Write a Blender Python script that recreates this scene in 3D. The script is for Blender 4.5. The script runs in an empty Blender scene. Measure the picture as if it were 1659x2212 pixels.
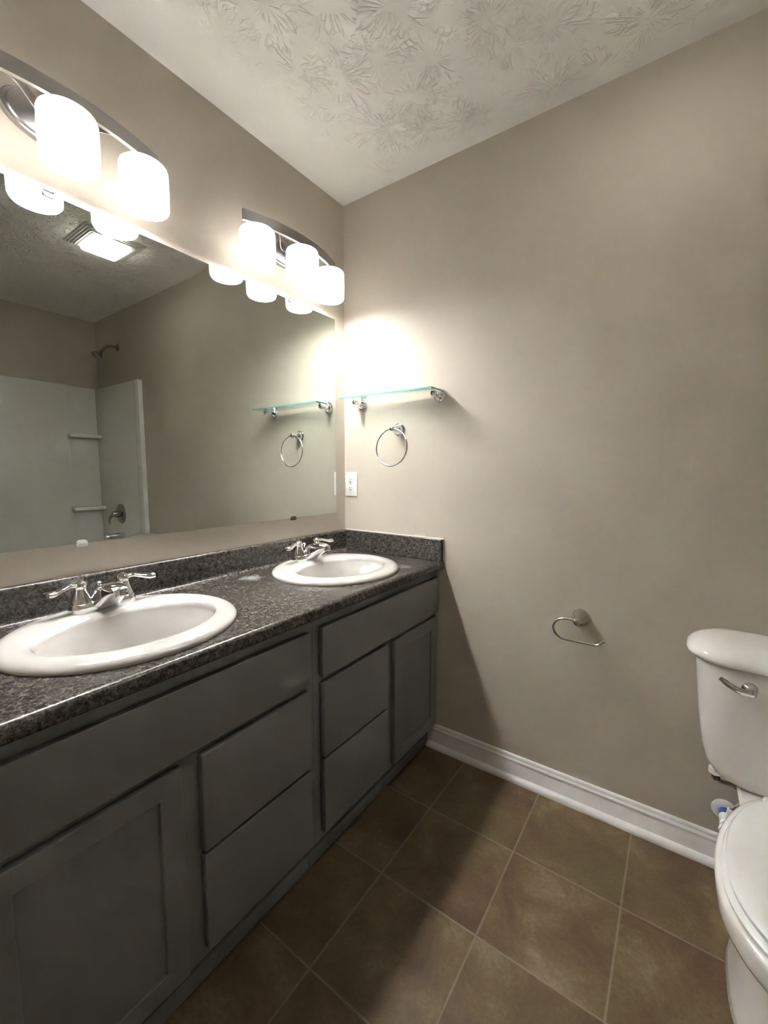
import bpy, bmesh, math, random
from mathutils import Vector, Matrix
C = bpy.context.scene.collection
SC = bpy.context.scene
PI = math.pi
random.seed(4)

# ------------------------------------------------------------ camera, world, exposure
CAM = dict(pos=(1.35294, -1.59196, 1.21979), yaw=0.61214, pitch=-0.09627, roll=0.00256, f=911.775)
def make_camera():
    cd = bpy.data.cameras.new('camera')
    cam = bpy.data.objects.new('camera', cd); C.objects.link(cam)
    y, p, r = CAM['yaw'], CAM['pitch'], CAM['roll']
    fwd = Vector((-math.sin(y)*math.cos(p), math.cos(y)*math.cos(p), math.sin(p)))
    right = Vector((math.cos(y), math.sin(y), 0)); up = right.cross(fwd)
    r2 = right*math.cos(r) + up*math.sin(r); u2 = -right*math.sin(r) + up*math.cos(r)
    m = Matrix((r2, u2, -fwd)).transposed().to_4x4()
    m.translation = Vector(CAM['pos'])
    cam.matrix_world = m
    cd.sensor_fit = 'HORIZONTAL'; cd.sensor_width = 36.0
    cd.lens = CAM['f']/1659*36
    cd.clip_start = 0.02
    SC.camera = cam
make_camera()
w = bpy.data.worlds.new('world'); SC.world = w; w.use_nodes = True
w.node_tree.nodes['Background'].inputs[0].default_value = (0.6, 0.65, 0.7, 1)
w.node_tree.nodes['Background'].inputs[1].default_value = 0.02
SC.view_settings.view_transform = 'Standard'
SC.view_settings.look = 'None'
SC.view_settings.gamma = 1.0
SC.view_settings.use_curve_mapping = False
SC.view_settings.exposure = 1.40
SHADE_EMIT = 0.30           # glow of the six frosted lamp shades
BULB_EMIT = 70.0          # globe bulbs inside them, seen through the open bottoms
FAN_EMIT = 8.5             # dim ceiling fan lamp
SC.cycles.max_bounces = 14
SC.cycles.diffuse_bounces = 8
SC.cycles.glossy_bounces = 8
SC.cycles.transparent_max_bounces = 12
SC.cycles.sample_clamp_indirect = 70.0

# ------------------------------------------------------------ materials
def new_mat(name):
    m = bpy.data.materials.new(name); m.use_nodes = True
    nt = m.node_tree; b = nt.nodes['Principled BSDF']
    return m, nt, b
def N(nt, t, **kw):
    n = nt.nodes.new(t)
    for k, v in kw.items(): setattr(n, k, v)
    return n
def link(nt, a, b): nt.links.new(a, b)
def math_node(nt, op, a, b=None, c=None, clamp=False):
    n = N(nt, 'ShaderNodeMath', operation=op); n.use_clamp = clamp
    for i, v in enumerate((a, b, c)):
        if v is None: continue
        if isinstance(v, (int, float)): n.inputs[i].default_value = v
        else: link(nt, v, n.inputs[i])
    return n.outputs[0]
def ramp(nt, fac, stops):
    n = N(nt, 'ShaderNodeValToRGB'); cr = n.color_ramp
    while len(cr.elements) > 1: cr.elements.remove(cr.elements[-1])
    for i, (p, c) in enumerate(stops):
        e = cr.elements[0] if i == 0 else cr.elements.new(p)
        e.position = p; e.color = (*c, 1) if len(c) == 3 else c
    link(nt, fac, n.inputs[0]); return n.outputs[0]
def mix(nt, fac, a, b):
    n = N(nt, 'ShaderNodeMix', data_type='RGBA')
    for s, v in ((n.inputs[0], fac), (n.inputs[6], a), (n.inputs[7], b)):
        if isinstance(v, (int, float)): s.default_value = v
        elif isinstance(v, tuple): s.default_value = (*v, 1)
        else: link(nt, v, s)
    return n.outputs[2]
def noise(nt, scale, detail=3, rough=0.5, vec=None, dist=0.0):
    n = N(nt, 'ShaderNodeTexNoise'); n.inputs['Scale'].default_value = scale
    n.inputs['Detail'].default_value = detail; n.inputs['Roughness'].default_value = rough
    n.inputs['Distortion'].default_value = dist
    if vec is not None: link(nt, vec, n.inputs['Vector'])
    return n
def bump(nt, b, height, strength, dist=0.01):
    n = N(nt, 'ShaderNodeBump'); n.inputs['Strength'].default_value = strength
    n.inputs['Distance'].default_value = dist
    link(nt, height, n.inputs['Height']); link(nt, n.outputs[0], b.inputs['Normal'])
def pos(nt): return N(nt, 'ShaderNodeNewGeometry').outputs['Position']
def simple(name, col, rough=0.5, metal=0.0, var=0.03, bs=0.0, bscale=60, spec=0.5, coat=0.0):
    m, nt, b = new_mat(name)
    tc = N(nt, 'ShaderNodeTexCoord').outputs['Object']
    n = noise(nt, 12, 3, vec=tc)
    c1 = tuple(max(0, x*(1-var)) for x in col); c2 = tuple(min(1, x*(1+var)) for x in col)
    link(nt, mix(nt, n.outputs[0], c1, c2), b.inputs['Base Color'])
    b.inputs['Roughness'].default_value = rough; b.inputs['Metallic'].default_value = metal
    b.inputs['Specular IOR Level'].default_value = spec
    b.inputs['Coat Weight'].default_value = coat
    if bs:
        n2 = noise(nt, bscale, 3, vec=tc); bump(nt, b, n2.outputs[0], bs, 0.002)
    return m

WALL = (0.50, 0.455, 0.385)
def wall_mat(name, marks=False):
    m, nt, b = new_mat(name)
    p = pos(nt)
    n = noise(nt, 3, 3, vec=p)
    col = mix(nt, n.outputs[0], tuple(x*.97 for x in WALL), tuple(x*1.03 for x in WALL))
    if marks:
        sx = N(nt, 'ShaderNodeSeparateXYZ'); link(nt, p, sx.inputs[0])
        x, z = sx.outputs[0], sx.outputs[2]
        def box_mask(x0, x1, z0, z1, e=.002):
            cx, hx, cz, hz = (x0+x1)/2, (x1-x0)/2, (z0+z1)/2, (z1-z0)/2
            a = math_node(nt, 'LESS_THAN', math_node(nt, 'ABSOLUTE', math_node(nt, 'SUBTRACT', x, cx)), hx)
            c = math_node(nt, 'LESS_THAN', math_node(nt, 'ABSOLUTE', math_node(nt, 'SUBTRACT', z, cz)), hz)
            return math_node(nt, 'MULTIPLY', a, c)
        scratch = box_mask(1.3735, 1.3755, 1.212, 1.258)
        col = mix(nt, math_node(nt, 'MULTIPLY', scratch, .35), col, (.62, .58, .52))
        patch = box_mask(.40, .455, .928, .946)
        col = mix(nt, math_node(nt, 'MULTIPLY', patch, .55), col, (.66, .62, .55))
        # small curl of dried paint
        dx = math_node(nt, 'SUBTRACT', x, 1.256); dz = math_node(nt, 'SUBTRACT', z, .566)
        r = math_node(nt, 'SQRT', math_node(nt, 'ADD', math_node(nt, 'MULTIPLY', dx, dx), math_node(nt, 'MULTIPLY', dz, dz)))
        ring = math_node(nt, 'LESS_THAN', math_node(nt, 'ABSOLUTE', math_node(nt, 'SUBTRACT', r, .009)), .0011)
        ring = math_node(nt, 'MULTIPLY', ring, math_node(nt, 'LESS_THAN', dx, .001))
        ring = math_node(nt, 'MULTIPLY', ring, math_node(nt, 'GREATER_THAN', dz, -.002))
        col = mix(nt, math_node(nt, 'MULTIPLY', ring, .5), col, (.7, .65, .58))
    link(nt, col, b.inputs['Base Color'])
    b.inputs['Roughness'].default_value = 0.55
    b.inputs['Specular IOR Level'].default_value = 0.35
    n2 = noise(nt, 260, 3, vec=p); bump(nt, b, n2.outputs[0], .12, .0015)
    return m

def ceiling_mat():
    m, nt, b = new_mat('stomp_textured_ceiling_paint')
    p = pos(nt)
    tot = None
    for k, (scale, off, cut) in enumerate(((5.0, 0.0, .545), (4.1, 3.7, .58))):
        add = N(nt, 'ShaderNodeVectorMath', operation='ADD'); link(nt, p, add.inputs[0]); add.inputs[1].default_value = (off, off*.7, 0)
        flat = N(nt, 'ShaderNodeVectorMath', operation='MULTIPLY'); link(nt, add.outputs[0], flat.inputs[0]); flat.inputs[1].default_value = (1, 1, 0)
        vo = N(nt, 'ShaderNodeTexVoronoi', voronoi_dimensions='2D', feature='F1'); vo.inputs['Scale'].default_value = scale
        vo.inputs['Randomness'].default_value = .8
        link(nt, flat.outputs[0], vo.inputs['Vector'])
        d = N(nt, 'ShaderNodeVectorMath', operation='SUBTRACT'); link(nt, flat.outputs[0], d.inputs[0]); link(nt, vo.outputs['Position'], d.inputs[1])
        ln = N(nt, 'ShaderNodeVectorMath', operation='LENGTH'); link(nt, d.outputs[0], ln.inputs[0]); r = ln.outputs['Value']
        nm = N(nt, 'ShaderNodeVectorMath', operation='NORMALIZE'); link(nt, d.outputs[0], nm.inputs[0])
        # wavy strokes that radiate from each rosette's centre
        sc = N(nt, 'ShaderNodeVectorMath', operation='SCALE'); link(nt, nm.outputs[0], sc.inputs[0]); sc.inputs['Scale'].default_value = 3.1
        wob = noise(nt, 26, 2, vec=flat.outputs[0])
        wz = math_node(nt, 'ADD', math_node(nt, 'MULTIPLY', r, 12.0), math_node(nt, 'MULTIPLY', wob.outputs[0], .6))
        cz = N(nt, 'ShaderNodeCombineXYZ'); link(nt, wz, cz.inputs[2])
        v2 = N(nt, 'ShaderNodeVectorMath', operation='ADD'); link(nt, sc.outputs[0], v2.inputs[0]); link(nt, cz.outputs[0], v2.inputs[1])
        v3 = N(nt, 'ShaderNodeVectorMath', operation='MULTIPLY_ADD'); link(nt, vo.outputs['Color'], v3.inputs[0]); v3.inputs[1].default_value = (9, 9, 9); link(nt, v2.outputs[0], v3.inputs[2])
        ns = noise(nt, 1.35, 1.5, .45, vec=v3.outputs[0])
        ridge = math_node(nt, 'ABSOLUTE', math_node(nt, 'SUBTRACT', ns.outputs[0], .5))
        ridge = ramp(nt, ridge, ((0.0, (1, 1, 1)), (.032, (.8, .8, .8)), (.068, (0, 0, 0))))
        gap = noise(nt, 14, 2, vec=flat.outputs[0])
        keep = ramp(nt, gap.outputs[0], ((cut-.12, (0, 0, 0)), (cut, (1, 1, 1))))
        rad = ramp(nt, r, ((.012, (0, 0, 0)), (.03, (1, 1, 1)), (.105, (1, 1, 1)), (.135, (0, 0, 0))))
        h = math_node(nt, 'MULTIPLY', ridge, math_node(nt, 'MULTIPLY', keep, rad))
        tot = h if tot is None else math_node(nt, 'MAXIMUM', tot, h)
    # the brushed rosettes stop a hand's breadth short of the walls
    sx = N(nt, 'ShaderNodeSeparateXYZ'); link(nt, p, sx.inputs[0])
    edge = noise(nt, 5, 2, vec=p)
    e1 = math_node(nt, 'ADD', sx.outputs[0], math_node(nt, 'MULTIPLY', math_node(nt, 'SUBTRACT', edge.outputs[0], .5), .3))
    mk = ramp(nt, e1, ((.16, (0, 0, 0)), (.34, (1, 1, 1))))
    e2 = math_node(nt, 'ADD', math_node(nt, 'MULTIPLY', sx.outputs[1], -1), math_node(nt, 'MULTIPLY', math_node(nt, 'SUBTRACT', edge.outputs[0], .5), .15))
    mk2 = ramp(nt, e2, ((.03, (0, 0, 0)), (.12, (1, 1, 1))))
    tot = math_node(nt, 'MULTIPLY', math_node(nt, 'MULTIPLY', tot, mk), mk2)
    fine = noise(nt, 170, 3, vec=p)
    hh = math_node(nt, 'ADD', tot, math_node(nt, 'MULTIPLY', fine.outputs[0], .05))
    b.inputs['Base Color'].default_value = (.86, .845, .81, 1)
    b.inputs['Roughness'].default_value = .8
    b.inputs['Specular IOR Level'].default_value = .0
    bump(nt, b, hh, .9, .0042)
    return m

def floor_mat():
    m, nt, b = new_mat('brown_ceramic_floor_tile')
    p = pos(nt)
    sx = N(nt, 'ShaderNodeSeparateXYZ'); link(nt, p, sx.inputs[0])
    S = .30464
    u = math_node(nt, 'DIVIDE', math_node(nt, 'SUBTRACT', sx.outputs[0], .67322), S)
    v = math_node(nt, 'DIVIDE', math_node(nt, 'SUBTRACT', sx.outputs[1], -.32766), S)
    def edge(t):
        f = math_node(nt, 'FRACT', t)
        return math_node(nt, 'MINIMUM', f, math_node(nt, 'SUBTRACT', 1.0, f))
    d = math_node(nt, 'MULTIPLY', math_node(nt, 'MINIMUM', edge(u), edge(v)), S)
    wig = noise(nt, 60, 2, vec=p)
    d = math_node(nt, 'ADD', d, math_node(nt, 'MULTIPLY', math_node(nt, 'SUBTRACT', wig.outputs[0], .5), .0012))
    grout = ramp(nt, d, ((.0011, (1, 1, 1)), (.0022, (0, 0, 0))))
    cell = N(nt, 'ShaderNodeCombineXYZ'); link(nt, math_node(nt, 'FLOOR', u), cell.inputs[0]); link(nt, math_node(nt, 'FLOOR', v), cell.inputs[1])
    wn = N(nt, 'ShaderNodeTexWhiteNoise', noise_dimensions='3D'); link(nt, cell.outputs[0], wn.inputs[0])
    sh = N(nt, 'ShaderNodeVectorMath', operation='MULTIPLY_ADD'); link(nt, wn.outputs['Color'], sh.inputs[0]); sh.inputs[1].default_value = (7, 7, 7); link(nt, p, sh.inputs[2])
    n1 = noise(nt, 7.0, 6, .62, vec=sh.outputs[0], dist=.5)
    col = ramp(nt, n1.outputs[0], ((.32, (.092, .055, .030)), (.45, (.135, .088, .048)), (.55, (.165, .115, .058)), (.62, (.200, .146, .080)), (.74, (.27, .215, .145))))
    n2 = noise(nt, 3.0, 3, .5, vec=sh.outputs[0])
    col = mix(nt, ramp(nt, n2.outputs[0], ((.42, (0, 0, 0)), (.7, (.6, .6, .6)))), col, (.130, .106, .052))
    n3 = noise(nt, 90, 4, .7, vec=p)
    col = mix(nt, ramp(nt, n3.outputs[0], ((.35, (.35, .35, .35)), (.6, (0, 0, 0)))), col, (.075, .055, .038))
    col = mix(nt, grout, col, (.24, .195, .14))
    link(nt, col, b.inputs['Base Color'])
    rr = ramp(nt, n1.outputs[0], ((.3, (.38, .38, .38)), (.7, (.55, .55, .55))))
    link(nt, rr, b.inputs['Roughness'])
    b.inputs['Specular IOR Level'].default_value = .35
    h = math_node(nt, 'SUBTRACT', math_node(nt, 'MULTIPLY', n1.outputs[0], .25), grout)
    h = math_node(nt, 'ADD', h, math_node(nt, 'MULTIPLY', n3.outputs[0], .1))
    bump(nt, b, h, .4, .002)
    return m

def granite_mat():
    m, nt, b = new_mat('dark_speckled_granite_laminate')
    p = pos(nt)
    n1 = noise(nt, 150, 4, .7, vec=p)
    n2 = noise(nt, 85, 4, .7, vec=p, dist=.6)
    col = ramp(nt, n2.outputs[0], ((.34, (.014, .013, .012)), (.46, (.044, .040, .035)), (.56, (.082, .073, .064)), (.68, (.15, .132, .115))))
    col = mix(nt, ramp(nt, n1.outputs[0], ((.54, (0, 0, 0)), (.68, (.85, .85, .85)))), col, (.18, .16, .14))
    vo = N(nt, 'ShaderNodeTexVoronoi'); vo.inputs['Scale'].default_value = 190; link(nt, p, vo.inputs['Vector'])
    col = mix(nt, ramp(nt, vo.outputs['Distance'], ((.18, (.75, .75, .75)), (.32, (0, 0, 0)))), col, (.010, .010, .010))
    # dried soap film, two pale smudges
    for cx, cy, rx, ry, a in ((.12, -.655, .05, .045, .35), (.468, -.185, .05, .05, .22)):
        sx = N(nt, 'ShaderNodeSeparateXYZ'); link(nt, p, sx.inputs[0])
        dx = math_node(nt, 'DIVIDE', math_node(nt, 'SUBTRACT', sx.outputs[0], cx), rx)
        dy = math_node(nt, 'DIVIDE', math_node(nt, 'SUBTRACT', sx.outputs[1], cy), ry)
        r = math_node(nt, 'SQRT', math_node(nt, 'ADD', math_node(nt, 'MULTIPLY', dx, dx), math_node(nt, 'MULTIPLY', dy, dy)))
        nn = noise(nt, 40, 4, .7, vec=p)
        r = math_node(nt, 'ADD', r, math_node(nt, 'MULTIPLY', math_node(nt, 'SUBTRACT', nn.outputs[0], .5), 1.4))
        k = ramp(nt, r, ((.2, (a, a, a)), (1.0, (0, 0, 0))))
        col = mix(nt, k, col, (.55, .56, .58))
    link(nt, col, b.inputs['Base Color'])
    b.inputs['Roughness'].default_value = .27
    b.inputs['Specular IOR Level'].default_value = .5
    bump(nt, b, n1.outputs[0], .12, .0006)
    return m

def tile_panel_mat():
    m, nt, b = new_mat('white_acrylic_mosaic_panel')
    p = pos(nt)
    sx = N(nt, 'ShaderNodeSeparateXYZ'); link(nt, p, sx.inputs[0])
    def pillow(t):
        f = math_node(nt, 'FRACT', math_node(nt, 'DIVIDE', t, .019))
        return math_node(nt, 'MULTIPLY', math_node(nt, 'MULTIPLY', f, math_node(nt, 'SUBTRACT', 1.0, f)), 4.0)
    h = math_node(nt, 'ADD', math_node(nt, 'MULTIPLY', pillow(sx.outputs[1]), .75), math_node(nt, 'MULTIPLY', pillow(sx.outputs[2]), .28))
    b.inputs['Base Color'].default_value = (.72, .72, .68, 1)
    b.inputs['Roughness'].default_value = .3
    bump(nt, b, h, .25, .0006)
    cb = N(nt, 'ShaderNodeBump'); cb.inputs['Strength'].default_value = 1.0; cb.inputs['Distance'].default_value = .0010
    link(nt, h, cb.inputs['Height']); link(nt, cb.outputs[0], b.inputs['Coat Normal'])
    b.inputs['Coat Weight'].default_value = 1.0; b.inputs['Coat Roughness'].default_value = .06
    return m

def emit_glass(name, col, strength, diffuse=(.9, .9, .9), through=0.0):
    m, nt, b = new_mat(name)
    tc = N(nt, 'ShaderNodeTexCoord').outputs['Object']
    mp = N(nt, 'ShaderNodeMapping'); mp.inputs['Scale'].default_value = (3, 3, 40); link(nt, tc, mp.inputs[0])
    n = noise(nt, 6, 4, .6, vec=mp.outputs[0])
    link(nt, mix(nt, n.outputs[0], tuple(x*.9 for x in diffuse), diffuse), b.inputs['Base Color'])
    b.inputs['Roughness'].default_value = .3
    b.inputs['Emission Color'].default_value = (*col, 1)
    b.inputs['Emission Strength'].default_value = strength
    if through:      # opal glass: a little of the bulb's light comes through
        tl = N(nt, 'ShaderNodeBsdfTranslucent'); tl.inputs[0].default_value = (1, .98, .95, 1)
        mx = N(nt, 'ShaderNodeMixShader'); mx.inputs[0].default_value = through
        link(nt, b.outputs[0], mx.inputs[1]); link(nt, tl.outputs[0], mx.inputs[2])
        link(nt, mx.outputs[0], nt.nodes['Material Output'].inputs[0])
    return m

def mirror_mat():
    m, nt, b = new_mat('silvered_mirror_glass')
    tc = pos(nt)
    n = noise(nt, 2, 2, vec=tc)
    link(nt, mix(nt, n.outputs[0], (.60, .63, .605), (.61, .64, .615)), b.inputs['Base Color'])
    b.inputs['Metallic'].default_value = 1; b.inputs['Roughness'].default_value = 0.0
    return m

def shelf_glass_mat():
    m, nt, b = new_mat('clear_green_edged_glass')
    nt.nodes.remove(b)
    out = nt.nodes['Material Output']
    tr = N(nt, 'ShaderNodeBsdfTransparent'); tr.inputs[0].default_value = (.95, .985, .975, 1)
    gl = N(nt, 'ShaderNodeBsdfGlossy'); gl.inputs[1].default_value = .02; gl.inputs[0].default_value = (.9, .96, .95, 1)
    fr = N(nt, 'ShaderNodeFresnel'); fr.inputs[0].default_value = 1.45
    mx = N(nt, 'ShaderNodeMixShader'); link(nt, fr.outputs[0], mx.inputs[0]); link(nt, tr.outputs[0], mx.inputs[1]); link(nt, gl.outputs[0], mx.inputs[2])
    # cut edges: sea-green translucent glass
    df = N(nt, 'ShaderNodeBsdfPrincipled')
    nz = noise(nt, 25, 2, vec=pos(nt))
    link(nt, mix(nt, nz.outputs[0], (.10, .36, .37), (.16, .46, .46)), df.inputs['Base Color'])
    df.inputs['Roughness'].default_value = .08
    geo = N(nt, 'ShaderNodeNewGeometry'); s = N(nt, 'ShaderNodeSeparateXYZ'); link(nt, geo.outputs['True Normal'], s.inputs[0])
    flat = math_node(nt, 'GREATER_THAN', math_node(nt, 'ABSOLUTE', s.outputs[2]), .5)
    clear = math_node(nt, 'MAXIMUM', geo.outputs['Backfacing'], .12)
    tr2 = N(nt, 'ShaderNodeBsdfTransparent')
    ed = N(nt, 'ShaderNodeMixShader'); link(nt, clear, ed.inputs[0]); link(nt, df.outputs[0], ed.inputs[1]); link(nt, tr2.outputs[0], ed.inputs[2])
    mx2 = N(nt, 'ShaderNodeMixShader'); link(nt, flat, mx2.inputs[0]); link(nt, ed.outputs[0], mx2.inputs[1]); link(nt, mx.outputs[0], mx2.inputs[2])
    link(nt, mx2.outputs[0], out.inputs[0])
    return m

M = dict(
    wall=wall_mat('greige_wall_paint'), wall_marked=wall_mat('greige_wall_paint_scuffed', True),
    ceiling=ceiling_mat(), floor=floor_mat(), granite=granite_mat(), tile_panel=tile_panel_mat(),
    trim=simple('white_semigloss_trim', (.80, .79, .78), .35, bs=.05, bscale=80),
    cabinet=simple('grey_painted_cabinet', (.178, .181, .186), .42, bs=.06, bscale=200),
    dark=simple('dark_shadow_backing', (.05, .047, .043), .8),  # shade given as a dark colour, for the sheet behind the fronts
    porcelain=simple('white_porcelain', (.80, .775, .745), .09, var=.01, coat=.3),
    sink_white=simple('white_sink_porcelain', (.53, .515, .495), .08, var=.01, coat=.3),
    plastic=simple('white_plastic', (.80, .80, .79), .3, var=.01),
    slot=simple('black_slot', (.01, .01, .01), .6),
    receptacle=simple('white_receptacle', (.74, .73, .71), .35, var=.01),
    chrome=simple('polished_chrome', (.82, .82, .83), .06, 1.0, var=.01),
    nickel=simple('brushed_nickel', (.55, .53, .50), .28, 1.0, bs=.05, bscale=300),
    bar_nickel=simple('satin_nickel_lamp_metal', (.46, .45, .45), .34, 1.0, bs=.04, bscale=300),
    bronze=simple('dull_metal_clip', (.18, .17, .15), .4, 1.0),
    acrylic=simple('white_acrylic', (.72, .72, .68), .15, var=.01),
    blue=simple('blue_plastic_collar', (.03, .12, .50), .35),
    hose=simple('grey_braided_hose', (.36, .35, .34), .45, .3, bs=.3, bscale=400),
    caulk=simple('white_caulk', (.74, .71, .66), .5),
    shade=emit_glass('glowing_frosted_glass', (1.0, .985, .96), SHADE_EMIT, through=.018),
    bulb=emit_glass('lit_bulb', (1.0, .98, .955), BULB_EMIT),
    fan_lens=emit_glass('lit_frosted_fan_lens', (1.0, .92, .82), FAN_EMIT),
    dark_chrome=simple('darkened_chrome', (.46, .45, .43), .12, 1.0, var=.01),
    mirror=mirror_mat(), shelf_glass=shelf_glass_mat(),
    rubber=simple('grey_drain_metal', (.5, .5, .5), .2, 1.0),
)

# ------------------------------------------------------------ mesh helpers
def box(bm, lo, hi, bev=0.0, seg=2):
    t = bmesh.new()
    bmesh.ops.create_cube(t, size=1)
    for v in t.verts:
        v.co = Vector([(lo[i]+hi[i])/2 + v.co[i]*(hi[i]-lo[i]) for i in range(3)])
    if bev: bmesh.ops.bevel(t, geom=list(t.edges), offset=bev, segments=seg, affect='EDGES', profile=.5)
    merge(bm, t)
def merge(bm, t):
    me = bpy.data.meshes.new('tmp'); t.to_mesh(me); t.free(); bm.from_mesh(me); bpy.data.meshes.remove(me)
def loft(bm, rings, cap0=True, cap1=True, closed=True):
    vs = [[bm.verts.new(p) for p in r] for r in rings]
    n = len(rings[0])
    for a, b in zip(vs[:-1], vs[1:]):
        for i in range(n if closed else n-1):
            j = (i+1) % n
            try: bm.faces.new((a[i], a[j], b[j], b[i]))
            except ValueError: pass
    if cap0: bm.faces.new(list(reversed(vs[0])))
    if cap1: bm.faces.new(vs[-1])
    return vs
def ell(cx, cy, rx, ry, z, n=64):
    return [(cx+rx*math.cos(2*PI*i/n), cy+ry*math.sin(2*PI*i/n), z) for i in range(n)]
def rrect(cx, cy, hx, hy, r, z, k=8):
    pts = []
    for sx, sy, a0 in ((1, 1, 0), (-1, 1, PI/2), (-1, -1, PI), (1, -1, 1.5*PI)):
        for i in range(k+1):
            a = a0 + PI/2*i/k
            pts.append((cx+sx*(hx-r)+r*math.cos(a), cy+sy*(hy-r)+r*math.sin(a), z))
    return pts
def lathe(bm, prof, mat=None, seg=32, cap0=True, cap1=True):
    """prof: (radius, height) along +z; mat places it"""
    rings = []
    for r, z in prof:
        rings.append([Vector((max(r, 1e-4)*math.cos(2*PI*i/seg), max(r, 1e-4)*math.sin(2*PI*i/seg), z)) for i in range(seg)])
    if mat is not None: rings = [[mat @ p for p in r] for r in rings]
    loft(bm, rings, cap0, cap1)
def axis_mat(origin, direction):
    q = Vector((0, 0, 1)).rotation_difference(Vector(direction).normalized())
    return Matrix.Translation(Vector(origin)) @ q.to_matrix().to_4x4()
def catmull(pts, n=8, closed=False):
    P = [Vector(p) for p in pts]; out = []
    L = len(P)
    rng = range(L) if closed else range(L-1)
    for i in rng:
        p0 = P[(i-1) % L] if (closed or i > 0) else P[0]*2-P[1]
        p1, p2 = P[i], P[(i+1) % L]
        p3 = P[(i+2) % L] if (closed or i+2 < L) else P[-1]*2-P[-2]
        for k in range(n):
            t = k/n
            out.append(.5*((2*p1)+(p2-p0)*t+(2*p0-5*p1+4*p2-p3)*t*t+(3*p1-p0-3*p2+p3)*t**3))
    if not closed: out.append(P[-1])
    return out
def tube(bm, pts, rad, seg=12, closed=False, flat=None):
    """flat: (across, up) scale per point for oval sections"""
    P = [Vector(p) for p in pts]; n = len(P)
    R = rad if isinstance(rad, (list, tuple)) else [rad]*n
    if len(R) != n:
        R = [R[min(len(R)-2, int(i/(n-1)*(len(R)-1)))]*(1-((i/(n-1)*(len(R)-1)) - min(len(R)-2, int(i/(n-1)*(len(R)-1)))))
             + R[min(len(R)-2, int(i/(n-1)*(len(R)-1)))+1]*((i/(n-1)*(len(R)-1)) - min(len(R)-2, int(i/(n-1)*(len(R)-1)))) for i in range(n)]
    rings = []; prev = None
    for i in range(n):
        if closed: t = (P[(i+1) % n]-P[i-1]).normalized()
        else: t = (P[min(i+1, n-1)]-P[max(i-1, 0)]).normalized()
        if prev is None:
            ref = Vector((0, 0, 1)) if abs(t.z) < .9 else Vector((1, 0, 0))
            u = ref.cross(t).normalized()
        else:
            u = (prev - t*prev.dot(t)).normalized()
        prev = u; v = t.cross(u)
        fa, fu = flat if flat else (1, 1)
        rings.append([P[i]+u*(R[i]*fa*math.cos(2*PI*k/seg))+v*(R[i]*fu*math.sin(2*PI*k/seg)) for k in range(seg)])
    if closed:
        rings.append(rings[0]); loft(bm, rings, False, False)
        bmesh.ops.remove_doubles(bm, verts=list(bm.verts), dist=1e-6)
    else: loft(bm, rings)
def strip(bm, path, thick, z0, z1):
    """a flat metal strip on edge, following a plan path"""
    P = [Vector((p[0], p[1], 0)) for p in path]; rings = []
    for i, p in enumerate(P):
        t = (P[min(i+1, len(P)-1)]-P[max(i-1, 0)]).normalized(); nrm = Vector((t.y, -t.x, 0))
        a, b = p+nrm*thick/2, p-nrm*thick/2
        rings.append([Vector((a.x, a.y, z0)), Vector((a.x, a.y, z1)), Vector((b.x, b.y, z1)), Vector((b.x, b.y, z0))])
    loft(bm, rings)
def obj(name, bm, mat, parent=None, world=False, angle=35, label=None):
    if world and parent is not None:
        off = Vector(parent.location)
        pp = parent.parent
        while pp is not None: off += Vector(pp.location); pp = pp.parent
        for v in bm.verts: v.co -= off
    bmesh.ops.recalc_face_normals(bm, faces=list(bm.faces))
    me = bpy.data.meshes.new(name); bm.to_mesh(me); bm.free()
    me.materials.append(mat)
    for p in me.polygons: p.use_smooth = True
    me.set_sharp_from_angle(angle=math.radians(angle))
    o = bpy.data.objects.new(name, me); C.objects.link(o)
    if parent is not None: o.parent = parent
    if label: o['label'] = label
    return o
def thing(name, label, cat, loc=(0, 0, 0), group=None):
    o = bpy.data.objects.new(name, None); C.objects.link(o); o.location = loc
    o.empty_display_size = .05
    o['label'] = label; o['category'] = cat
    if group: o['group'] = group
    return o
def struct(name, bm, mat, **k):
    o = obj(name, bm, mat, **k); o['kind'] = 'structure'; return o
def copy_tree(o, parent=None):
    c = o.copy(); C.objects.link(c)
    if parent is not None: c.parent = parent
    for ch in list(o.children): copy_tree(ch, c)
    return c
B = bmesh.new

# ------------------------------------------------------------ the room
XR, YF, H = 2.72, -2.25, 2.44
bm = B(); box(bm, (-.1, YF-.1, -.1), (XR+.1, .1, 0)); struct('floor', bm, M['floor'])
bm = B(); box(bm, (-.1, YF-.1, H), (XR+.1, .1, H+.1)); struct('ceiling', bm, M['ceiling'])
bm = B(); box(bm, (-.1, YF-.1, 0), (0, .1, H)); struct('wall_left', bm, M['wall'])
bm = B(); box(bm, (0, 0, 0), (XR, .1, H)); struct('wall_back', bm, M['wall_marked'])
bm = B(); box(bm, (XR, YF-.1, 0), (XR+.1, .1, H)); struct('wall_right', bm, M['wall'])
bm = B(); box(bm, (0, YF-.1, 0), (XR, YF, H)); struct('wall_front', bm, M['wall'])
bm = B(); box(bm, (1.955, YF, 0), (XR, -1.545, H)); struct('wall_alcove', bm, M['wall'])

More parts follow.
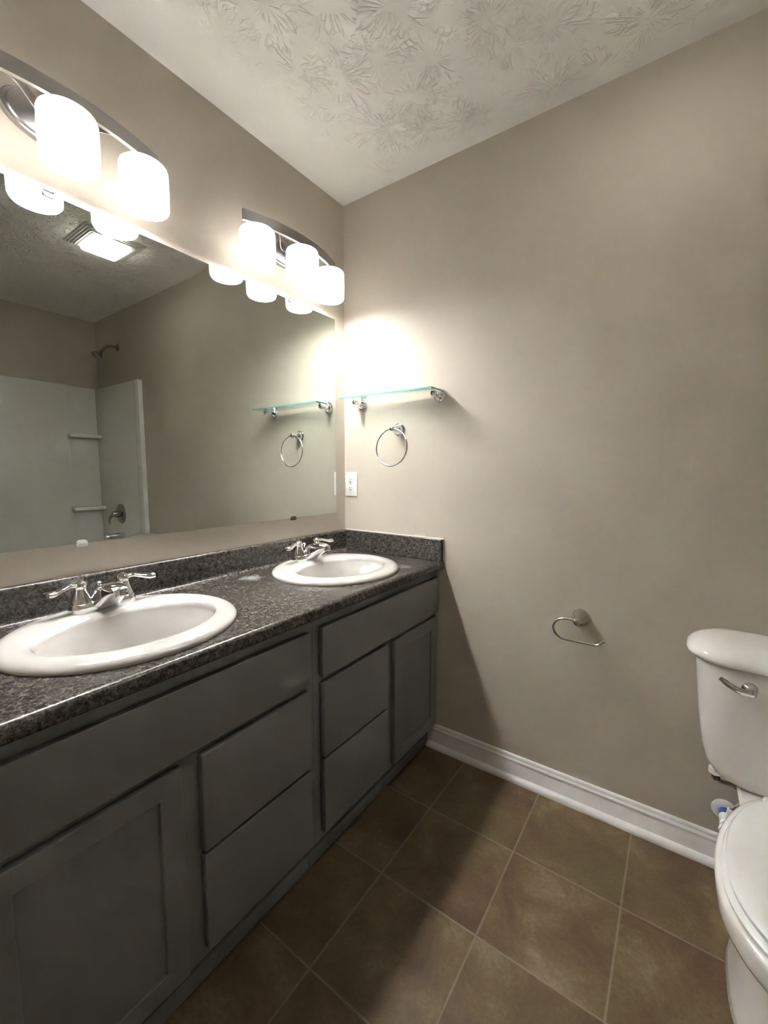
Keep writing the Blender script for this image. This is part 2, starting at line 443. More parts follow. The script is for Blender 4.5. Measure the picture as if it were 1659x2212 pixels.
def extrude_x(bm, prof, x0, x1):
    loft(bm, [[(x0, y, z) for y, z in prof], [(x1, y, z) for y, z in prof]])
base_prof = [(0, 0), (-.013, 0), (-.013, .066), (-.0115, .070), (-.0115, .074), (-.0135, .077), (-.0135, .082), (-.010, .086),
             (-.0085, .090), (-.0085, .094), (-.006, .099), (-.003, .101), (0, .101)]
bm = B(); extrude_x(bm, base_prof, .486, 1.953); struct('baseboard_back', bm, M['trim'], angle=25)
sh = [(-.0131, 0), (-.031, 0), (-.031, .004)] + [(-.0131-.018*math.cos(a), .004+.018*math.sin(a)) for a in [PI/2*k/8 for k in range(1, 9)]]
bm = B(); extrude_x(bm, sh, .486, 1.953); struct('trim_1', bm, M['trim'], angle=25)

# ------------------------------------------------------------ vanity cabinets
def cabinet(y_in, y_out, label):
    """one base cabinet between y_in (the shared seam) and y_out; fronts are laid out from the seam outwards"""
    s = 1 if y_out > y_in else -1
    W = abs(y_out-y_in)
    root = thing('vanity_cabinet', label, 'cabinet', (.26, (y_in+y_out)/2, 0), 'vanity cabinets under the countertop')
    def Y(d): return y_in + s*d
    def bx(bm, x0, x1, d0, d1, z0, z1, bev=0, seg=2):
        a, b = sorted((Y(d0), Y(d1))); box(bm, (x0, a, z0), (x1, b, z1), bev, seg)
    bm = B()   # carcass: open box
    bx(bm, .003, .492, .0, .012, .10, .805); bx(bm, .003, .492, W-.012, W, .10, .805)
    bx(bm, .003, .012, .012, W-.012, .10, .805); bx(bm, .012, .492, .012, W-.012, .10, .112)
    obj('carcass', bm, M['cabinet'], root, world=True)
    bm = B()   # face frame
    Z0, Z1 = .098, .8055
    bx(bm, .492, .512, .0, .040, Z0, Z1); bx(bm, .492, .512, W-.038, W, Z0, Z1)
    bx(bm, .492, .512, .040, W-.038, .752, Z1); bx(bm, .492, .512, .040, W-.038, .585, .632)
    bx(bm, .492, .512, .040, W-.038, Z0, .135); bx(bm, .492, .512, .346, .418, .135, .585)
    bx(bm, .492, .512, .040, .346, .350, .380)
    obj('face_frame', bm, M['cabinet'], root, world=True, angle=20)
    bm = B(); bx(bm, .4925, .4935, .040, W-.038, .135, .752); obj('shadow_backing', bm, M['dark'], root, world=True)  # thin dark sheet standing in for the shade behind the fronts
    bm = B(); bx(bm, .452, .470, .0, W, .0, .0975); obj('toe_kick', bm, M['cabinet'], root, world=True)
    bm = B(); bx(bm, .4702, .484, .0, W, .0004, .048, .004, 2); obj('toe_molding', bm, M['cabinet'], root, world=True)
    def front(name, d0, d1, z0, z1):
        bm = B(); bx(bm, .5122, .531, d0, d1, z0, z1, .0045, 3)
        return obj(name, bm, M['cabinet'], root, world=True, angle=20)
    front('false_front', .024, W-.010, .618, .770)
    front('drawer_front', .026, .360, .368, .600); front('drawer_front', .026, .360, .124, .360)
    # shaker door: rails and stiles with a sunken panel
    d0, d1, z0, z1, sw = .404, W-.018, .116, .600, .048
    bm = B()
    bx(bm, .5122, .531, d0, d0+sw, z0, z1, .003, 2); bx(bm, .5122, .531, d1-sw, d1, z0, z1, .003, 2)
    bx(bm, .5122, .5308, d0+sw-.004, d1-sw+.004, z1-sw, z1, .003, 2); bx(bm, .5122, .5308, d0+sw-.004, d1-sw+.004, z0, z0+sw, .003, 2)
    door = obj('door', bm, M['cabinet'], root, world=True, angle=20)
    bm = B(); bx(bm, .5135, .522, d0+sw-.006, d1-sw+.006, z0+sw-.006, z1-sw+.006)
    obj('door_panel', bm, M['cabinet'], door, world=True)
    return root
cabinet(-.7505, -.002, 'grey painted vanity cabinet standing against the back wall, under the far sink')
cabinet(-.7515, -1.500, 'grey painted vanity cabinet nearer the camera, under the near sink')

# ------------------------------------------------------------ countertop with integral backsplash
SINKS = ((.278, -1.135), (.278, -.378))
CZ = .840
ct = thing('countertop', 'dark speckled granite-look laminate countertop with backsplash, on the grey vanity cabinets', 'countertop', (.27, -.75, .806))
def arc(cx, cz, r, a0, a1, n=6):
    return [(cx+r*math.cos(math.radians(a0+(a1-a0)*i/n)), cz+r*math.sin(math.radians(a0+(a1-a0)*i/n))) for i in range(n+1)]
YL, YR = -1.505, -.0015
bm = B()
back = [(.002, .807), (.002, .9335)] + arc(.0135, .925, .0085, 90, 0) + [(.022, .86)] + arc(.034, CZ+.012, .012, 180, 270)
front_ = [(.515, CZ), (.526, CZ+.0012)] + arc(.534, CZ-.0128, .014, 90, 0, 8) + arc(.5395, .8155, .0085, 0, -90) + [(.515, .807)]
def sweep(prof):
    loft(bm, [[(x, YL, z) for x, z in prof], [(x, YR, z) for x, z in prof]], False, False, closed=False)
sweep(back); sweep(front_)
t = B()
x0, x1 = .034, .515
outer = [t.verts.new((x, y, CZ)) for x, y in ((x0, YL), (x1, YL), (x1, YR), (x0, YR))]
edges = [t.edges.new((outer[i], outer[(i+1) % 4])) for i in range(4)]
for cx, cy in SINKS:
    vs = [t.verts.new(p) for p in ell(cx, cy, .205, .224, CZ, 48)]
    edges += [t.edges.new((vs[i], vs[(i+1) % 48])) for i in range(48)]
bmesh.ops.triangle_fill(t, use_beauty=True, use_dissolve=False, edges=edges)
for f in t.faces:
    if f.normal.z < 0: f.normal_flip()
merge(bm, t)
for yy in (YL, YR):      # end caps
    bm.faces.new([bm.verts.new((x, yy, z)) for x, z in back[:]+front_[:]])
bmesh.ops.remove_doubles(bm, verts=list(bm.verts), dist=1e-5)
obj('counter_slab', bm, M['granite'], ct, world=True, angle=40)
bm = B(); box(bm, (.0225, -.0215, CZ+.0005), (.5425, -.0015, .9335), .0015, 1); obj('side_splash', bm, M['granite'], ct, world=True)
bm = B(); tube(bm, [(.003, -.002, .9345), (.545, -.002, .9345), (.5455, -.002, .86), (.5455, -.002, .845)], .0024, 8)
obj('caulk_bead', bm, M['caulk'], ct, world=True, label='thin white caulk line along the top of the side splash')

# ------------------------------------------------------------ sinks
def make_sink(label):
    root = thing('sink', label, 'sink', (0, 0, 0), 'oval sinks in the countertop')
    bm = B(); n = 96
    RX, RY = .230, .249
    ox, orx, ory = .030, .139, .190       # bowl opening
    prof = [(-.0035, 0.000), (-.0045, .0035), (-.0035, .008), (.001, .0125), (.007, .016), (.016, .0185), (.028, .0195)]
    rings = [ell(0, 0, RX-d, RY-d, z, n) for d, z in prof]
    def mixr(t, z): return ell(ox*t, 0, (RX-.028)*(1-t)+orx*t, (RY-.028)*(1-t)+ory*t, z, n)
    rings += [mixr(.35, .0192), mixr(.72, .0180), mixr(.86, .0165), mixr(.93, .0125), mixr(1.0, .0085), mixr(1.03, .003), mixr(1.06, -.006)]
    for t, z in ((.90, -.03), (.84, -.06), (.75, -.09), (.62, -.115), (.45, -.132), (.25, -.139), (.13, -.141)):
        k = ox*(1-.0*(1-t))
        rings.append(ell(k, 0, orx*t*.95+.0, ory*t*.95, z, n))
    loft(bm, rings, False, True)
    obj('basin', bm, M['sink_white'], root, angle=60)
    bm = B(); lathe(bm, [(.001, -.1385), (.012, -.1375), (.021, -.138), (.0225, -.1405)], Matrix.Translation((ox, 0, 0)), 32, True, False)
    obj('drain', bm, M['chrome'], root)
    return root
s1 = make_sink('near oval white drop-in sink, closest to the camera, cut into the dark countertop')
s2 = copy_tree(s1); s2['label'] = 'far oval white drop-in sink beside the back wall, cut into the dark countertop'
for s, (cx, cy) in zip((s1, s2), SINKS): s.location = (cx, cy, CZ+.0003)

# ------------------------------------------------------------ faucets
def stadium(hl, hw, z, n=16):
    pts = []
    for i in range(n+1): a = -PI/2+PI*i/n; pts.append((hw*math.sin(-a) if False else hw*math.cos(a+PI/2)*-1, 0, z))
    pts = []
    for i in range(n+1):
        a = PI*i/n; pts.append((hw*math.cos(a), (hl-hw)+hw*math.sin(a), z))
    for i in range(n+1):
        a = PI+PI*i/n; pts.append((hw*math.cos(a), -(hl-hw)+hw*math.sin(a), z))
    return pts
def make_faucet(label):
    root = thing('faucet', label, 'faucet', (0, 0, 0), 'chrome two-handle faucets on the sinks')
    bm = B()
    loft(bm, [stadium(.079, .0285, 0), stadium(.080, .0295, .003), stadium(.0795, .029, .016), stadium(.077, .0265, .0225), stadium(.071, .021, .0255)])
    obj('base', bm, M['chrome'], root)
    # spout: wide wedge rising from the base and reaching over the bowl
    bm = B()
    secs = [((-.016, .016), (.032, .004), .033), ((-.012, .036), (.042, .009), .0325), ((.002, .053), (.056, .018), .0315), ((.024, .066), (.072, .030), .0295),
            ((.048, .073), (.087, .041), .0265), ((.074, .074), (.101, .050), .0225), ((.097, .069), (.112, .054), .0175)]
    rings = []
    for (xa, za), (xb, zb), hw in secs:
        r = []
        for i in range(20):
            a = 2*PI*i/20
            cxx, cyy = math.cos(a), math.sin(a)
            e = .55
            u = math.copysign(abs(cxx)**e, cxx); v = math.copysign(abs(cyy)**e, cyy)
            mx, mz = (xa+xb)/2, (za+zb)/2; dx, dz = (xa-xb)/2, (za-zb)/2
            r.append((mx+dx*u, hw*v, mz+dz*u))
        rings.append(r)
    loft(bm, rings)
    obj('spout', bm, M['chrome'], root, angle=40)
    bm = B(); lathe(bm, [(.0125, 0), (.0135, .003), (.0135, .016), (.012, .019)], axis_mat((.104, 0, .064), (.25, 0, -1)), 10)
    obj('aerator', bm, M['chrome'], root, angle=20)
    bm = B(); tube(bm, [(-.022, 0, .016), (-.022, 0, .056)], .0028, 10); lathe(bm, [(.003, 0), (.0065, .003), (.007, .007), (.004, .011), (.001, .012)], Matrix.Translation((-.022, 0, .054)), 16)
    obj('drain_lift_rod', bm, M['chrome'], root)
    for s in (-1, 1):
        y = .051*s
        bm = B()
        lathe(bm, [(.0235, .0215), (.0250, .024), (.0240, .029), (.0205, .036), (.0170, .048), (.0150, .057), (.0145, .060)], Matrix.Translation((0, y, 0)), 28)
        h = obj('handle', bm, M['chrome'], root)
        bm = B()
        lathe(bm, [(.0135, .0595), (.0150, .062), (.0155, .068), (.0140, .0745), (.0095, .079), (.006, .0795), (.0055, .0815), (.003, .083), (.001, .0832)], Matrix.Translation((0, y, 0)), 24)
        path = catmull([(0, y+s*.006, .069), (.004, y+s*.024, .0715), (.010, y+s*.044, .0665), (.015, y+s*.062, .062), (.017, y+s*.075, .0632), (.018, y+s*.079, .0640)], 6)
        tube(bm, path, [.0100, .0088, .0090, .0120, .0125, .0055], 14, flat=(1.15, .62))
        obj('lever', bm, M['chrome'], h)
    return root
f1 = make_faucet('chrome two-lever faucet on the near sink, levers spread wide')
f2 = copy_tree(f1); f2['label'] = 'chrome two-lever faucet on the far sink, next to the back wall corner'
for f, (cx, cy) in zip((f1, f2), SINKS): f.location = (.110, cy+.012, CZ+.0186)

# ------------------------------------------------------------ mirror
mi = thing('wall_mirror', 'large frameless wall mirror above the countertop backsplash', 'mirror', (.0, -.75, 1.019))
bm = B(); box(bm, (.0012, -1.445, 1.019), (.0062, -.0715, 1.9145), .0006, 1)
obj('mirror_glass', bm, M['mirror'], mi, world=True)
def clip(y, z, s, mat, label):
    bm = B(); box(bm, (.0002, y-.013, z-.004-s*.004), (.0098, y+.013, z-.004-s*.004+.008), .0015, 2)
    r = bmesh.new(); loft(r, [[(.0066, y+a, z+s*b) for a, b in ((-.013, -.004), (.013, -.004), (.012, .006), (.007, .0095), (-.007, .0095), (-.012, .006))],
                             [(.0098, y+a, z+s*b) for a, b in ((-.013, -.004), (.013, -.004), (.012, .006), (.007, .0095), (-.007, .0095), (-.012, .006))]])
    merge(bm, r)
    obj('mirror_clip', bm, mat, mi, world=True, label=label)
clip(-1.127, 1.019, 1, M['plastic'], 'white plastic mirror clip at the bottom edge')
clip(-.347, 1.019, 1, M['bronze'], 'dark metal mirror clip at the bottom edge')
clip(-.340, 1.9145, -1, M['chrome'], None)
clip(-1.150, 1.9145, -1, M['chrome'], None)

# ------------------------------------------------------------ vanity lights
LZ = 2.083
def make_light(label):
    root = thing('vanity_light', label, 'light fixture', (0, 0, LZ), 'three-shade vanity lights above the mirror')
    bm = B()
    rings = []
    for x, k in ((.0004, 1.0), (.010, 1.0), (.014, .97), (.016, .90), (.021, .86), (.027, .62), (.030, .3)):
        rings.append([(x, .096*k*math.cos(a), .056*k*math.sin(a)) for a in [2*PI*i/56 for i in range(56)]])
    loft(bm, rings); obj('backplate', bm, M['bar_nickel'], root)
    def barx(y): return .126-.046*(y/.232)**2
    bm = B(); strip(bm, [(barx(y), y) for y in [-.232+.464*i/40 for i in range(41)]], .011, -.011, .024)
    obj('curved_bar', bm, M['bar_nickel'], root, angle=30)
    bm = B(); strip(bm, [(.030+.081*abs(math.sin(PI/2*y/.112))**2.2, y) for y in [-.112+.224*i/32 for i in range(33)]], .0035, -.009, .017)
    obj('support_loop', bm, M['bar_nickel'], root, angle=30)
    for y in (-.185, 0, .185):
        x = barx(y)
        bm = B()
        R, zt, zb = .0605, -.031, -.145
        prof = [(.0150, zt+.001), (R-.012, zt), (R-.006, zt-.0015), (R-.002, zt-.005), (R, zt-.011), (R+.001, (zt+zb)/2), (R, zb+.009), (R-.002, zb+.004), (R-.006, zb)]
        lathe(bm, prof, Matrix.Translation((x, y, 0)), 40, False, False)
        sh = obj('glass_shade', bm, M['shade'], root, angle=70)
        bm = B(); lathe(bm, [(.0125, -.036), (.0145, -.031), (.0145, -.024), (.008, -.019), (.006, -.0111)], Matrix.Translation((x, y, 0)), 24)
        obj('shade_holder', bm, M['bar_nickel'], sh)
        bm = B(); lathe(bm, [(.012, -.036), (.013, -.045)] + [(.041*math.sin(q), -.088+.041*math.cos(q)) for q in [.33+(PI-.36)*i/10 for i in range(11)]], Matrix.Translation((x, y, 0)), 20)
        obj('bulb', bm, M['bulb'], sh)
    return root
l1 = make_light('near vanity light with frosted white shades, above the mirror over the near sink')
l1.location = (0, -1.140, LZ)
l2 = copy_tree(l1); l2.location = (0, -.389, LZ)
l2['label'] = 'far vanity light with three frosted white shades, above the mirror next to the back wall'

# ------------------------------------------------------------ ceiling fan light (seen in the mirror)
fx, fy = 1.275, -.490
fan = thing('exhaust_fan_light', 'square white exhaust fan with lit lens on the ceiling, seen in the mirror', 'exhaust fan', (fx, fy, H))
bm = B()
for k, hs in enumerate((.142, .131, .120, .110)):
    zz = H-.004-k*.0045
    o_, i_ = rrect(fx, fy, hs, hs, .012, zz), rrect(fx, fy, hs-.0075, hs-.0075, .008, zz)
    o2, i2 = rrect(fx, fy, hs, hs, .012, zz+.0035), rrect(fx, fy, hs-.0075, hs-.0075, .008, zz+.0035)
    loft(bm, [o2, o_, i_, i2, o2], False, False)
loft(bm, [rrect(fx, fy, .138, .138, .012, H-.0003), rrect(fx, fy, .138, .138, .012, H-.0012), rrect(fx, fy, .101, .101, .01, H-.019), rrect(fx, fy, .097, .097, .01, H-.021)], False, True)
obj('grille', bm, M['plastic'], fan, world=True)
bm = B(); loft(bm, [rrect(fx, fy, .096, .088, .012, H-.0215), rrect(fx, fy, .094, .086, .012, H-.036), rrect(fx, fy, .088, .080, .012, H-.041), rrect(fx, fy, .05, .045, .012, H-.0425)], True, True)
obj('lens', bm, M['fan_lens'], fan, world=True)

# ------------------------------------------------------------ outlet
ou = thing('wall_outlet', 'white duplex electrical outlet on the back wall beside the mirror corner', 'outlet', (.0435, 0, 1.157))
bm = B(); box(bm, (.0085, -.006, 1.0995), (.0785, -.0003, 1.2145), .002, 2); obj('cover_plate', bm, M['plastic'], ou, world=True)
for dz in (.0195, -.0195):
    bm = B()
    pts = [(.0435+.0172*math.cos(a), min(max(.0172*math.sin(a), -.0125), .0125)) for a in [2*PI*i/32 for i in range(32)]]
    loft(bm, [[(x, -.0055, 1.157+dz+z) for x, z in pts], [(x, -.0082, 1.157+dz+z) for x, z in pts], [(.0435+(x-.0435)*.94, -.0086, 1.157+dz+z*.94) for x, z in pts]])
    r = obj('receptacle', bm, M['receptacle'], ou, world=True)
    bm = B()
    for dx, hh in ((-.0065, .0040), (.0065, .0034)):
        box(bm, (.0435+dx-.0011, -.0089, 1.157+dz+.0035-hh), (.0435+dx+.0011, -.0080, 1.157+dz+.0035+hh))
    lathe(bm, [(.0026, 0), (.0026, .0009)], axis_mat((.0435, -.0080, 1.157+dz-.0070), (0, -1, 0)), 14)
    obj('slots', bm, M['slot'], r, world=True)
bm = B(); lathe(bm, [(.003, 0), (.0028, .0010), (.001, .0014)], axis_mat((.0435, -.0058, 1.157), (0, -1, 0)), 14); obj('screw', bm, M['chrome'], ou, world=True)

# ------------------------------------------------------------ glass shelf
gs = thing('glass_shelf', 'clear glass shelf with green edge on two chrome posts, above the towel ring', 'shelf', (.315, 0, 1.535))
bm = B(); box(bm, (.078, -.128, 1.5405), (.546, -.022, 1.5460)); obj('glass_pane', bm, M['shelf_glass'], gs, world=True)
for x in (.112, .518):
    bm = B()
    lathe(bm, [(.0275, .0003), (.0280, .005), (.0265, .008), (.0225, .0095), (.0215, .013), (.0165, .018), (.0105, .026), (.0085, .036), (.0090, .044)], axis_mat((x, 0, 1.5325), (0, -1, 0)), 32)
    p = obj('bracket_post', bm, M['chrome'], gs, world=True)
    bm = B(); lathe(bm, [(.0075, .0445), (.0105, .047), (.0125, .053), (.0125, .060), (.0100, .066), (.004, .069), (.0005, .0695)], axis_mat((x, 0, 1.5325), (0, -1, 0)), 28)
    obj('post_knob', bm, M['chrome'], p, world=True)

# ------------------------------------------------------------ towel ring
tr_ = thing('towel_ring', 'round chrome towel ring on the back wall below the glass shelf', 'towel ring', (.318, 0, 1.403))
bm = B()
lathe(bm, [(.0275, .0003), (.0285, .005), (.0265, .008), (.0225, .0095), (.0220, .013), (.0170, .022), (.0110, .032), (.0085, .042), (.0085, .047), (.0115, .050), (.0125, .056), (.0110, .063), (.005, .067), (.0005, .068)],
      axis_mat((.318, 0, 1.403), (0, -1, 0)), 32)
obj('post', bm, M['chrome'], tr_, world=True)
bm = B(); tube(bm, [(.318+.0795*math.sin(a), -.0565-.006*(1-math.cos(a)), 1.322+.0795*math.cos(a)) for a in [2*PI*i/64 for i in range(64)]], .0036, 12, closed=True)
obj('ring', bm, M['chrome'], tr_, world=True)

# ------------------------------------------------------------ toilet paper holder
tp = thing('toilet_paper_holder', 'empty brushed nickel toilet paper holder on the back wall left of the toilet', 'toilet paper holder', (1.088, 0, .706))
bm = B()
lathe(bm, [(.0295, .0003), (.0300, .004), (.0285, .009), (.0235, .022), (.0165, .040), (.0120, .053), (.0115, .066), (.0090, .071), (.003, .073), (.0005, .0732)], axis_mat((1.088, 0, .706), (0, -1, 0)), 36)
obj('post', bm, M['nickel'], tp, world=True)
cxx, czz, rr = 1.050, .6765, .036
path = [(1.083, -.063, .7125), (1.07, -.066, .7130)] + [(cxx-rr*math.sin(a), -.068, czz+rr*math.cos(a)) for a in [PI*i/14 for i in range(15)]] + \
       [(1.09, -.068, .6405), (1.125, -.068, .6410), (1.150, -.068, .6415), (1.158, -.068, .6440), (1.166, -.068, .6520), (1.175, -.068, .6620)]
bm = B(); tube(bm, path, .0037, 12); obj('roll_arm', bm, M['nickel'], tp, world=True)

# ------------------------------------------------------------ toilet
TX = 1.645
to = thing('toilet', 'white two-piece toilet with closed lid, against the back wall', 'toilet', (TX, -.40, 0))
def tank_ring(hx, y0, y1, r, z): return rrect(TX, (y0+y1)/2, hx, (y1-y0)/2, r, z, 10)
bm = B()
loft(bm, [tank_ring(.110, -.165, -.055, .04, .372), tank_ring(.150, -.182, -.038, .06, .376), tank_ring(.176, -.190, -.028, .07, .388), tank_ring(.192, -.196, -.022, .075, .415), tank_ring(.203, -.201, -.020, .08, .46),
          tank_ring(.217, -.208, -.017, .083, .56), tank_ring(.227, -.214, -.015, .086, .66), tank_ring(.231, -.217, -.015, .088, .715)])
tank = obj('tank', bm, M['porcelain'], to, world=True, angle=60)
bm = B()
loft(bm, [tank_ring(.232, -.218, -.014, .088, .7155), tank_ring(.246, -.231, -.012, .095, .718), tank_ring(.2525, -.2375, -.010, .098, .7245), tank_ring(.2535, -.2385, -.010, .099, .7315), tank_ring(.250, -.235, -.011, .098, .7405), tank_ring(.241, -.226, -.014, .092, .7500), tank_ring(.227, -.212, -.020, .085, .7580), tank_ring(.205, -.19, -.032, .07, .7640), tank_ring(.17, -.16, -.055, .05, .7670)])
obj('tank_lid', bm, M['porcelain'], to, world=True, angle=60)
bm = B()
lathe(bm, [(.017, 0), (.018, .004), (.015, .009), (.010, .014), (.009, .024), (.011, .030), (.007, .034), (.001, .035)], axis_mat((1.527, -.2115, .668), (0, -1, 0)), 24)
tube(bm, catmull([(1.527, -.240, .668), (1.510, -.246, .670), (1.492, -.247, .676), (1.475, -.246, .686), (1.463, -.246, .694)], 6), [.0085, .0075, .0065, .0070, .0045], 14, flat=(.75, 1.1))
obj('flush_lever', bm, M['chrome'], tank, world=True)
def bowl_ring(hw, yb, yf, z, n=64, ex=2.25, bx_=2.7, fr=.54):
    """egg plan: tapered back, rounder at the front"""
    pts = []; yc = yb-(yb-yf)*fr
    for i in range(n):
        a = 2*PI*i/n; c, s = math.cos(a), math.sin(a)
        e = bx_ if s >= 0 else ex
        x = math.copysign(abs(c)**(2/e), c)*hw
        y = yc+(yb-yc)*abs(s)**(2/e) if s >= 0 else yc-(yc-yf)*abs(s)**(2/e)
        pts.append((TX+x, y, z))
    return pts
bm = B()
def br(hw, yb, yf, z): return bowl_ring(hw, yb-.022, yf, z, bx_=1.95, fr=.60)
loft(bm, [bowl_ring(.132, -.150, -.600, .0003), bowl_ring(.135, -.147, -.604, .004), bowl_ring(.131, -.151, -.598, .025), bowl_ring(.124, -.156, -.588, .10), bowl_ring(.122, -.158, -.585, .19),
          br(.126, -.160, -.605, .245), br(.140, -.162, -.650, .285), br(.158, -.163, -.700, .312), br(.172, -.163, -.728, .326), br(.181, -.162, -.741, .337), br(.1845, -.162, -.746, .348), br(.187, -.161, -.749, .375), br(.187, -.161, -.749, .386), br(.184, -.163, -.746, .3915), br(.178, -.166, -.738, .394)])
obj('bowl', bm, M['porcelain'], to, world=True, angle=55)
bm = B()    # deck that carries the tank
loft(bm, [rrect(TX, -.165, .085, .085, .035, .28), rrect(TX, -.162, .105, .108, .035, .33), rrect(TX, -.160, .120, .118, .04, .362), rrect(TX, -.160, .114, .112, .035, .3715)])
obj('tank_deck', bm, M['porcelain'], to, world=True, angle=50)
bm = B()
def sr(hw, yb, yf, z): return bowl_ring(hw, yb, yf, z, bx_=2.05, fr=.60)
loft(bm, [sr(.170, -.252, -.732, .3945), sr(.178, -.245, -.740, .399), sr(.179, -.245, -.741, .407), sr(.174, -.250, -.735, .4125)])
obj('seat', bm, M['plastic'], to, world=True, angle=50)
bm = B()
loft(bm, [sr(.164, -.256, -.727, .4135), sr(.171, -.249, -.735, .4175), sr(.172, -.249, -.736, .426), sr(.167, -.254, -.730, .4315), sr(.150, -.266, -.712, .4338), sr(.140, -.274, -.70, .4332), sr(.07, -.36, -.60, .4348)])
obj('lid', bm, M['plastic'], to, world=True, angle=50)
for sx in (-.062, .062):
    bm = B(); box(bm, (TX+sx-.018, -.272, .3945), (TX+sx+.018, -.236, .4150), .008, 3); obj('hinge', bm, M['plastic'], to, world=True)

# ------------------------------------------------------------ water supply
vx, vz = 1.520, .184
wv = thing('water_supply_valve', 'white plastic shutoff valve with blue collar on the back wall behind the toilet bowl', 'valve', (vx, 0, vz))
bm = B(); lathe(bm, [(.033, .0003), (.033, .002), (.028, .006), (.018, .009), (.014, .0095)], axis_mat((vx, 0, vz), (0, -1, 0)), 36); obj('escutcheon', bm, M['plastic'], wv, world=True)
bm = B(); lathe(bm, [(.0125, .0095), (.0150, .011), (.0150, .033), (.0140, .034)], axis_mat((vx, 0, vz), (0, -1, 0)), 24); obj('collar', bm, M['blue'], wv, world=True, label='bright blue plastic collar')
bm = B()
lathe(bm, [(.013, .034), (.0165, .036), (.0165, .052), (.014, .056), (.0135, .066), (.0165, .068), (.0165, .078), (.012, .082)], axis_mat((vx, 0, vz), (0, -1, 0)), 24)
lathe(bm, [(.009, 0), (.009, .022), (.012, .023), (.012, .038), (.008, .040)], axis_mat((vx+.006, -.060, vz+.008), (.15, 0, 1)), 20)
obj('valve_body', bm, M['plastic'], wv, world=True)
bm = B(); lathe(bm, [(.006, .082), (.006, .090), (.019, .091), (.021, .094), (.020, .104), (.014, .107)], axis_mat((vx, 0, vz), (0, -1, 0)), 12); obj('knob', bm, M['plastic'], wv, world=True)
sl = thing('supply_hose', 'grey flexible supply hose curving from the tank bottom to the valve', 'hose', (1.525, -.09, .24))
bm = B(); tube(bm, catmull([(1.482, -.100, .352), (1.484, -.098, .338), (1.498, -.085, .322), (1.525, -.062, .308), (1.552, -.048, .285), (1.556, -.044, .262), (1.545, -.050, .244), (1.531, -.058, .234), (1.527, -.060, .2275)], 6), .0055, 12)
obj('hose', bm, M['hose'], sl, world=True)
bm = B(); lathe(bm, [(.009, 0), (.0165, .002), (.0165, .017), (.012, .0185)], Matrix.Translation((1.482, -.100, .350)), 12); obj('coupling_nut', bm, M['plastic'], sl, world=True, label='white plastic coupling nut')
bm = B(); lathe(bm, [(.007, 0), (.010, .001), (.010, .012), (.007, .013)], axis_mat((1.486, -.0965, .333), (-.25, -.2, 1)), 6); obj('hex_nut', bm, M['bronze'], sl, world=True, label='dark metal hex nut')

# ------------------------------------------------------------ bathtub and surround (seen in the mirror)
tub = thing('bathtub', 'white alcove bathtub along the right wall, below the mosaic surround', 'bathtub', (2.335, -.772, 0))
bm = B()
cx, cy, hx, hy = 2.3365, -.7725, .3805, .7695
loft(bm, [rrect(cx, cy, hx, hy, .01, .0003), rrect(cx, cy, hx, hy, .01, .42), rrect(cx, cy, hx-.004, hy-.004, .012, .434), rrect(cx, cy, hx-.055, hy-.055, .10, .436), rrect(cx, cy, hx-.072, hy-.075, .12, .424),
          rrect(cx, cy, hx-.10, hy-.12, .13, .20), rrect(cx, cy, hx-.13, hy-.17, .12, .09), rrect(cx, cy, hx-.18, hy-.25, .10, .075)], True, True)
obj('tub_shell', bm, M['acrylic'], tub, world=True)
su = thing('tub_surround', 'white acrylic tub surround with mosaic back panel and corner shelves, seen in the mirror', 'tub surround', (2.69, -.40, .437))
bm = B(); box(bm, (2.690, -1.30, .4372), (2.7185, -.236, 1.897), .004, 2); obj('mosaic_panel', bm, M['tile_panel'], su, world=True)
bm = B(); box(bm, (2.7085, -.2362, .4372), (2.7186, -.0305, 1.893), .002, 1); obj('corner_column', bm, M['acrylic'], su, world=True)
bm = B(); box(bm, (2.7005, -1.5445, .4372), (2.7186, -1.30, 1.893), .002, 1); obj('corner_column', bm, M['acrylic'], su, world=True)
bm = B(); box(bm, (2.04, -.0305, .4372), (2.7186, -.0012, 1.890), .003, 2); box(bm, (1.967, -.034, .4372), (2.0405, -.0012, 1.890), .003, 2); obj('side_panel', bm, M['acrylic'], su, world=True)
for z in (1.484, .894):
    bm = B(); box(bm, (2.620, -.255, z), (2.7084, -.0310, z+.029), .005, 3); obj('corner_shelf', bm, M['acrylic'], su, world=True)

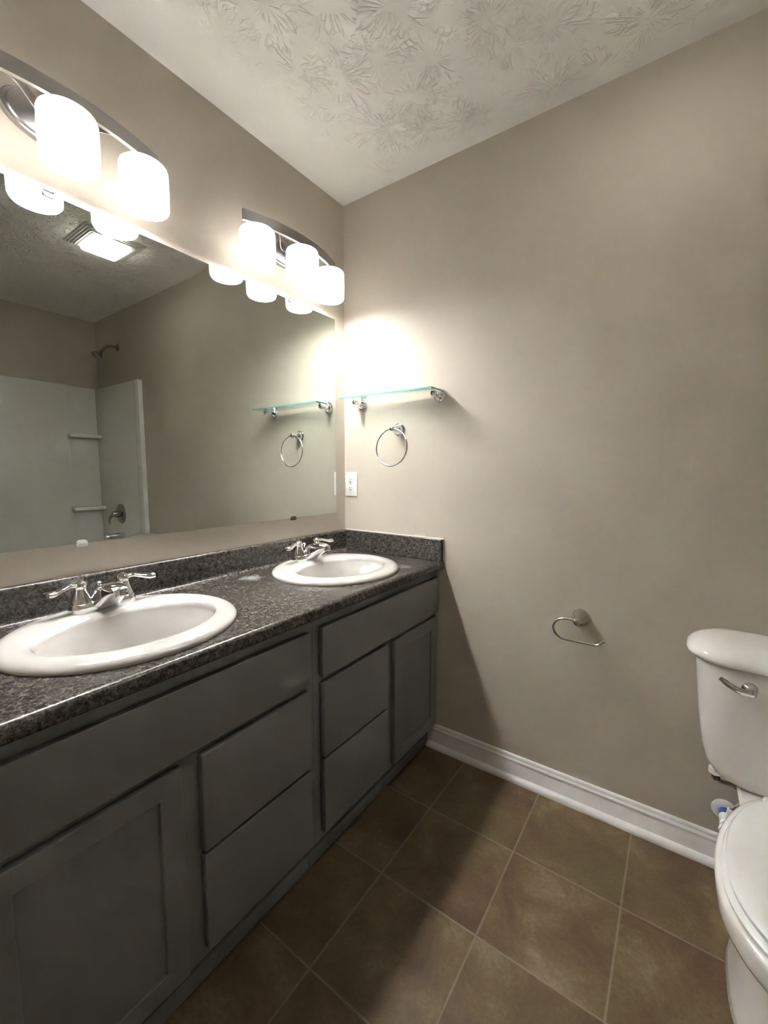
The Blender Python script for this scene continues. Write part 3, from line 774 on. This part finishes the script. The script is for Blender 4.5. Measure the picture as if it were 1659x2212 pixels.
sd = thing('shower', 'chrome shower head on a bent arm high on the wall, seen in the mirror', 'shower head', (2.330, 0, 2.178))
bm = B(); lathe(bm, [(.030, .0003), (.028, .004), (.016, .010), (.012, .012)], axis_mat((2.330, 0, 2.178), (0, -1, 0)), 24); obj('flange', bm, M['dark_chrome'], sd, world=True)
bm = B(); tube(bm, catmull([(2.330, -.004, 2.178), (2.330, -.05, 2.176), (2.331, -.085, 2.160), (2.332, -.112, 2.130)], 6), .010, 12); obj('arm', bm, M['dark_chrome'], sd, world=True)
bm = B(); lathe(bm, [(.010, -.004), (.013, .004), (.013, .014), (.016, .020), (.034, .048), (.040, .058), (.040, .064), (.034, .066), (.001, .067)], axis_mat((2.332, -.112, 2.130), (0, -.6, -.8)), 28)
obj('spray_head', bm, M['dark_chrome'], sd, world=True)
tv = thing('shower_valve', 'round chrome shower valve with lever handle above the tub spout, seen in the mirror', 'valve', (2.355, -.0306, .872))
bm = B(); lathe(bm, [(.080, .0309), (.079, .035), (.070, .040), (.045, .044), (.030, .046)], axis_mat((2.355, 0, .872), (0, -1, 0)), 40); obj('escutcheon', bm, M['dark_chrome'], tv, world=True)
bm = B(); lathe(bm, [(.029, .046), (.028, .060), (.022, .085), (.019, .098), (.010, .104), (.001, .105)], axis_mat((2.355, 0, .872), (0, -1, 0)), 28)
tube(bm, catmull([(2.355, -.092, .868), (2.362, -.108, .850), (2.370, -.115, .820), (2.374, -.112, .795)], 6), [.011, .010, .009, .007], 12); obj('lever_handle', bm, M['dark_chrome'], tv, world=True)
ts = thing('tub_spout', 'chrome tub spout low on the surround wall, seen in the mirror', 'spout', (2.340, -.0306, .698))
bm = B()
rings = []
for y, r, dz in ((-.0309, .027, 0), (-.036, .028, 0), (-.06, .026, 0), (-.12, .025, -.001), (-.150, .025, -.004), (-.162, .021, -.008), (-.166, .012, -.012)):
    rings.append([(2.340+r*math.cos(a), y, .698+dz+r*.92*math.sin(a)) for a in [2*PI*i/28 for i in range(28)]])
loft(bm, rings); lathe(bm, [(.004, 0), (.0035, .012), (.006, .015), (.005, .020), (.001, .021)], Matrix.Translation((2.340, -.148, .716)), 14)
obj('spout_body', bm, M['chrome'], ts, world=True)
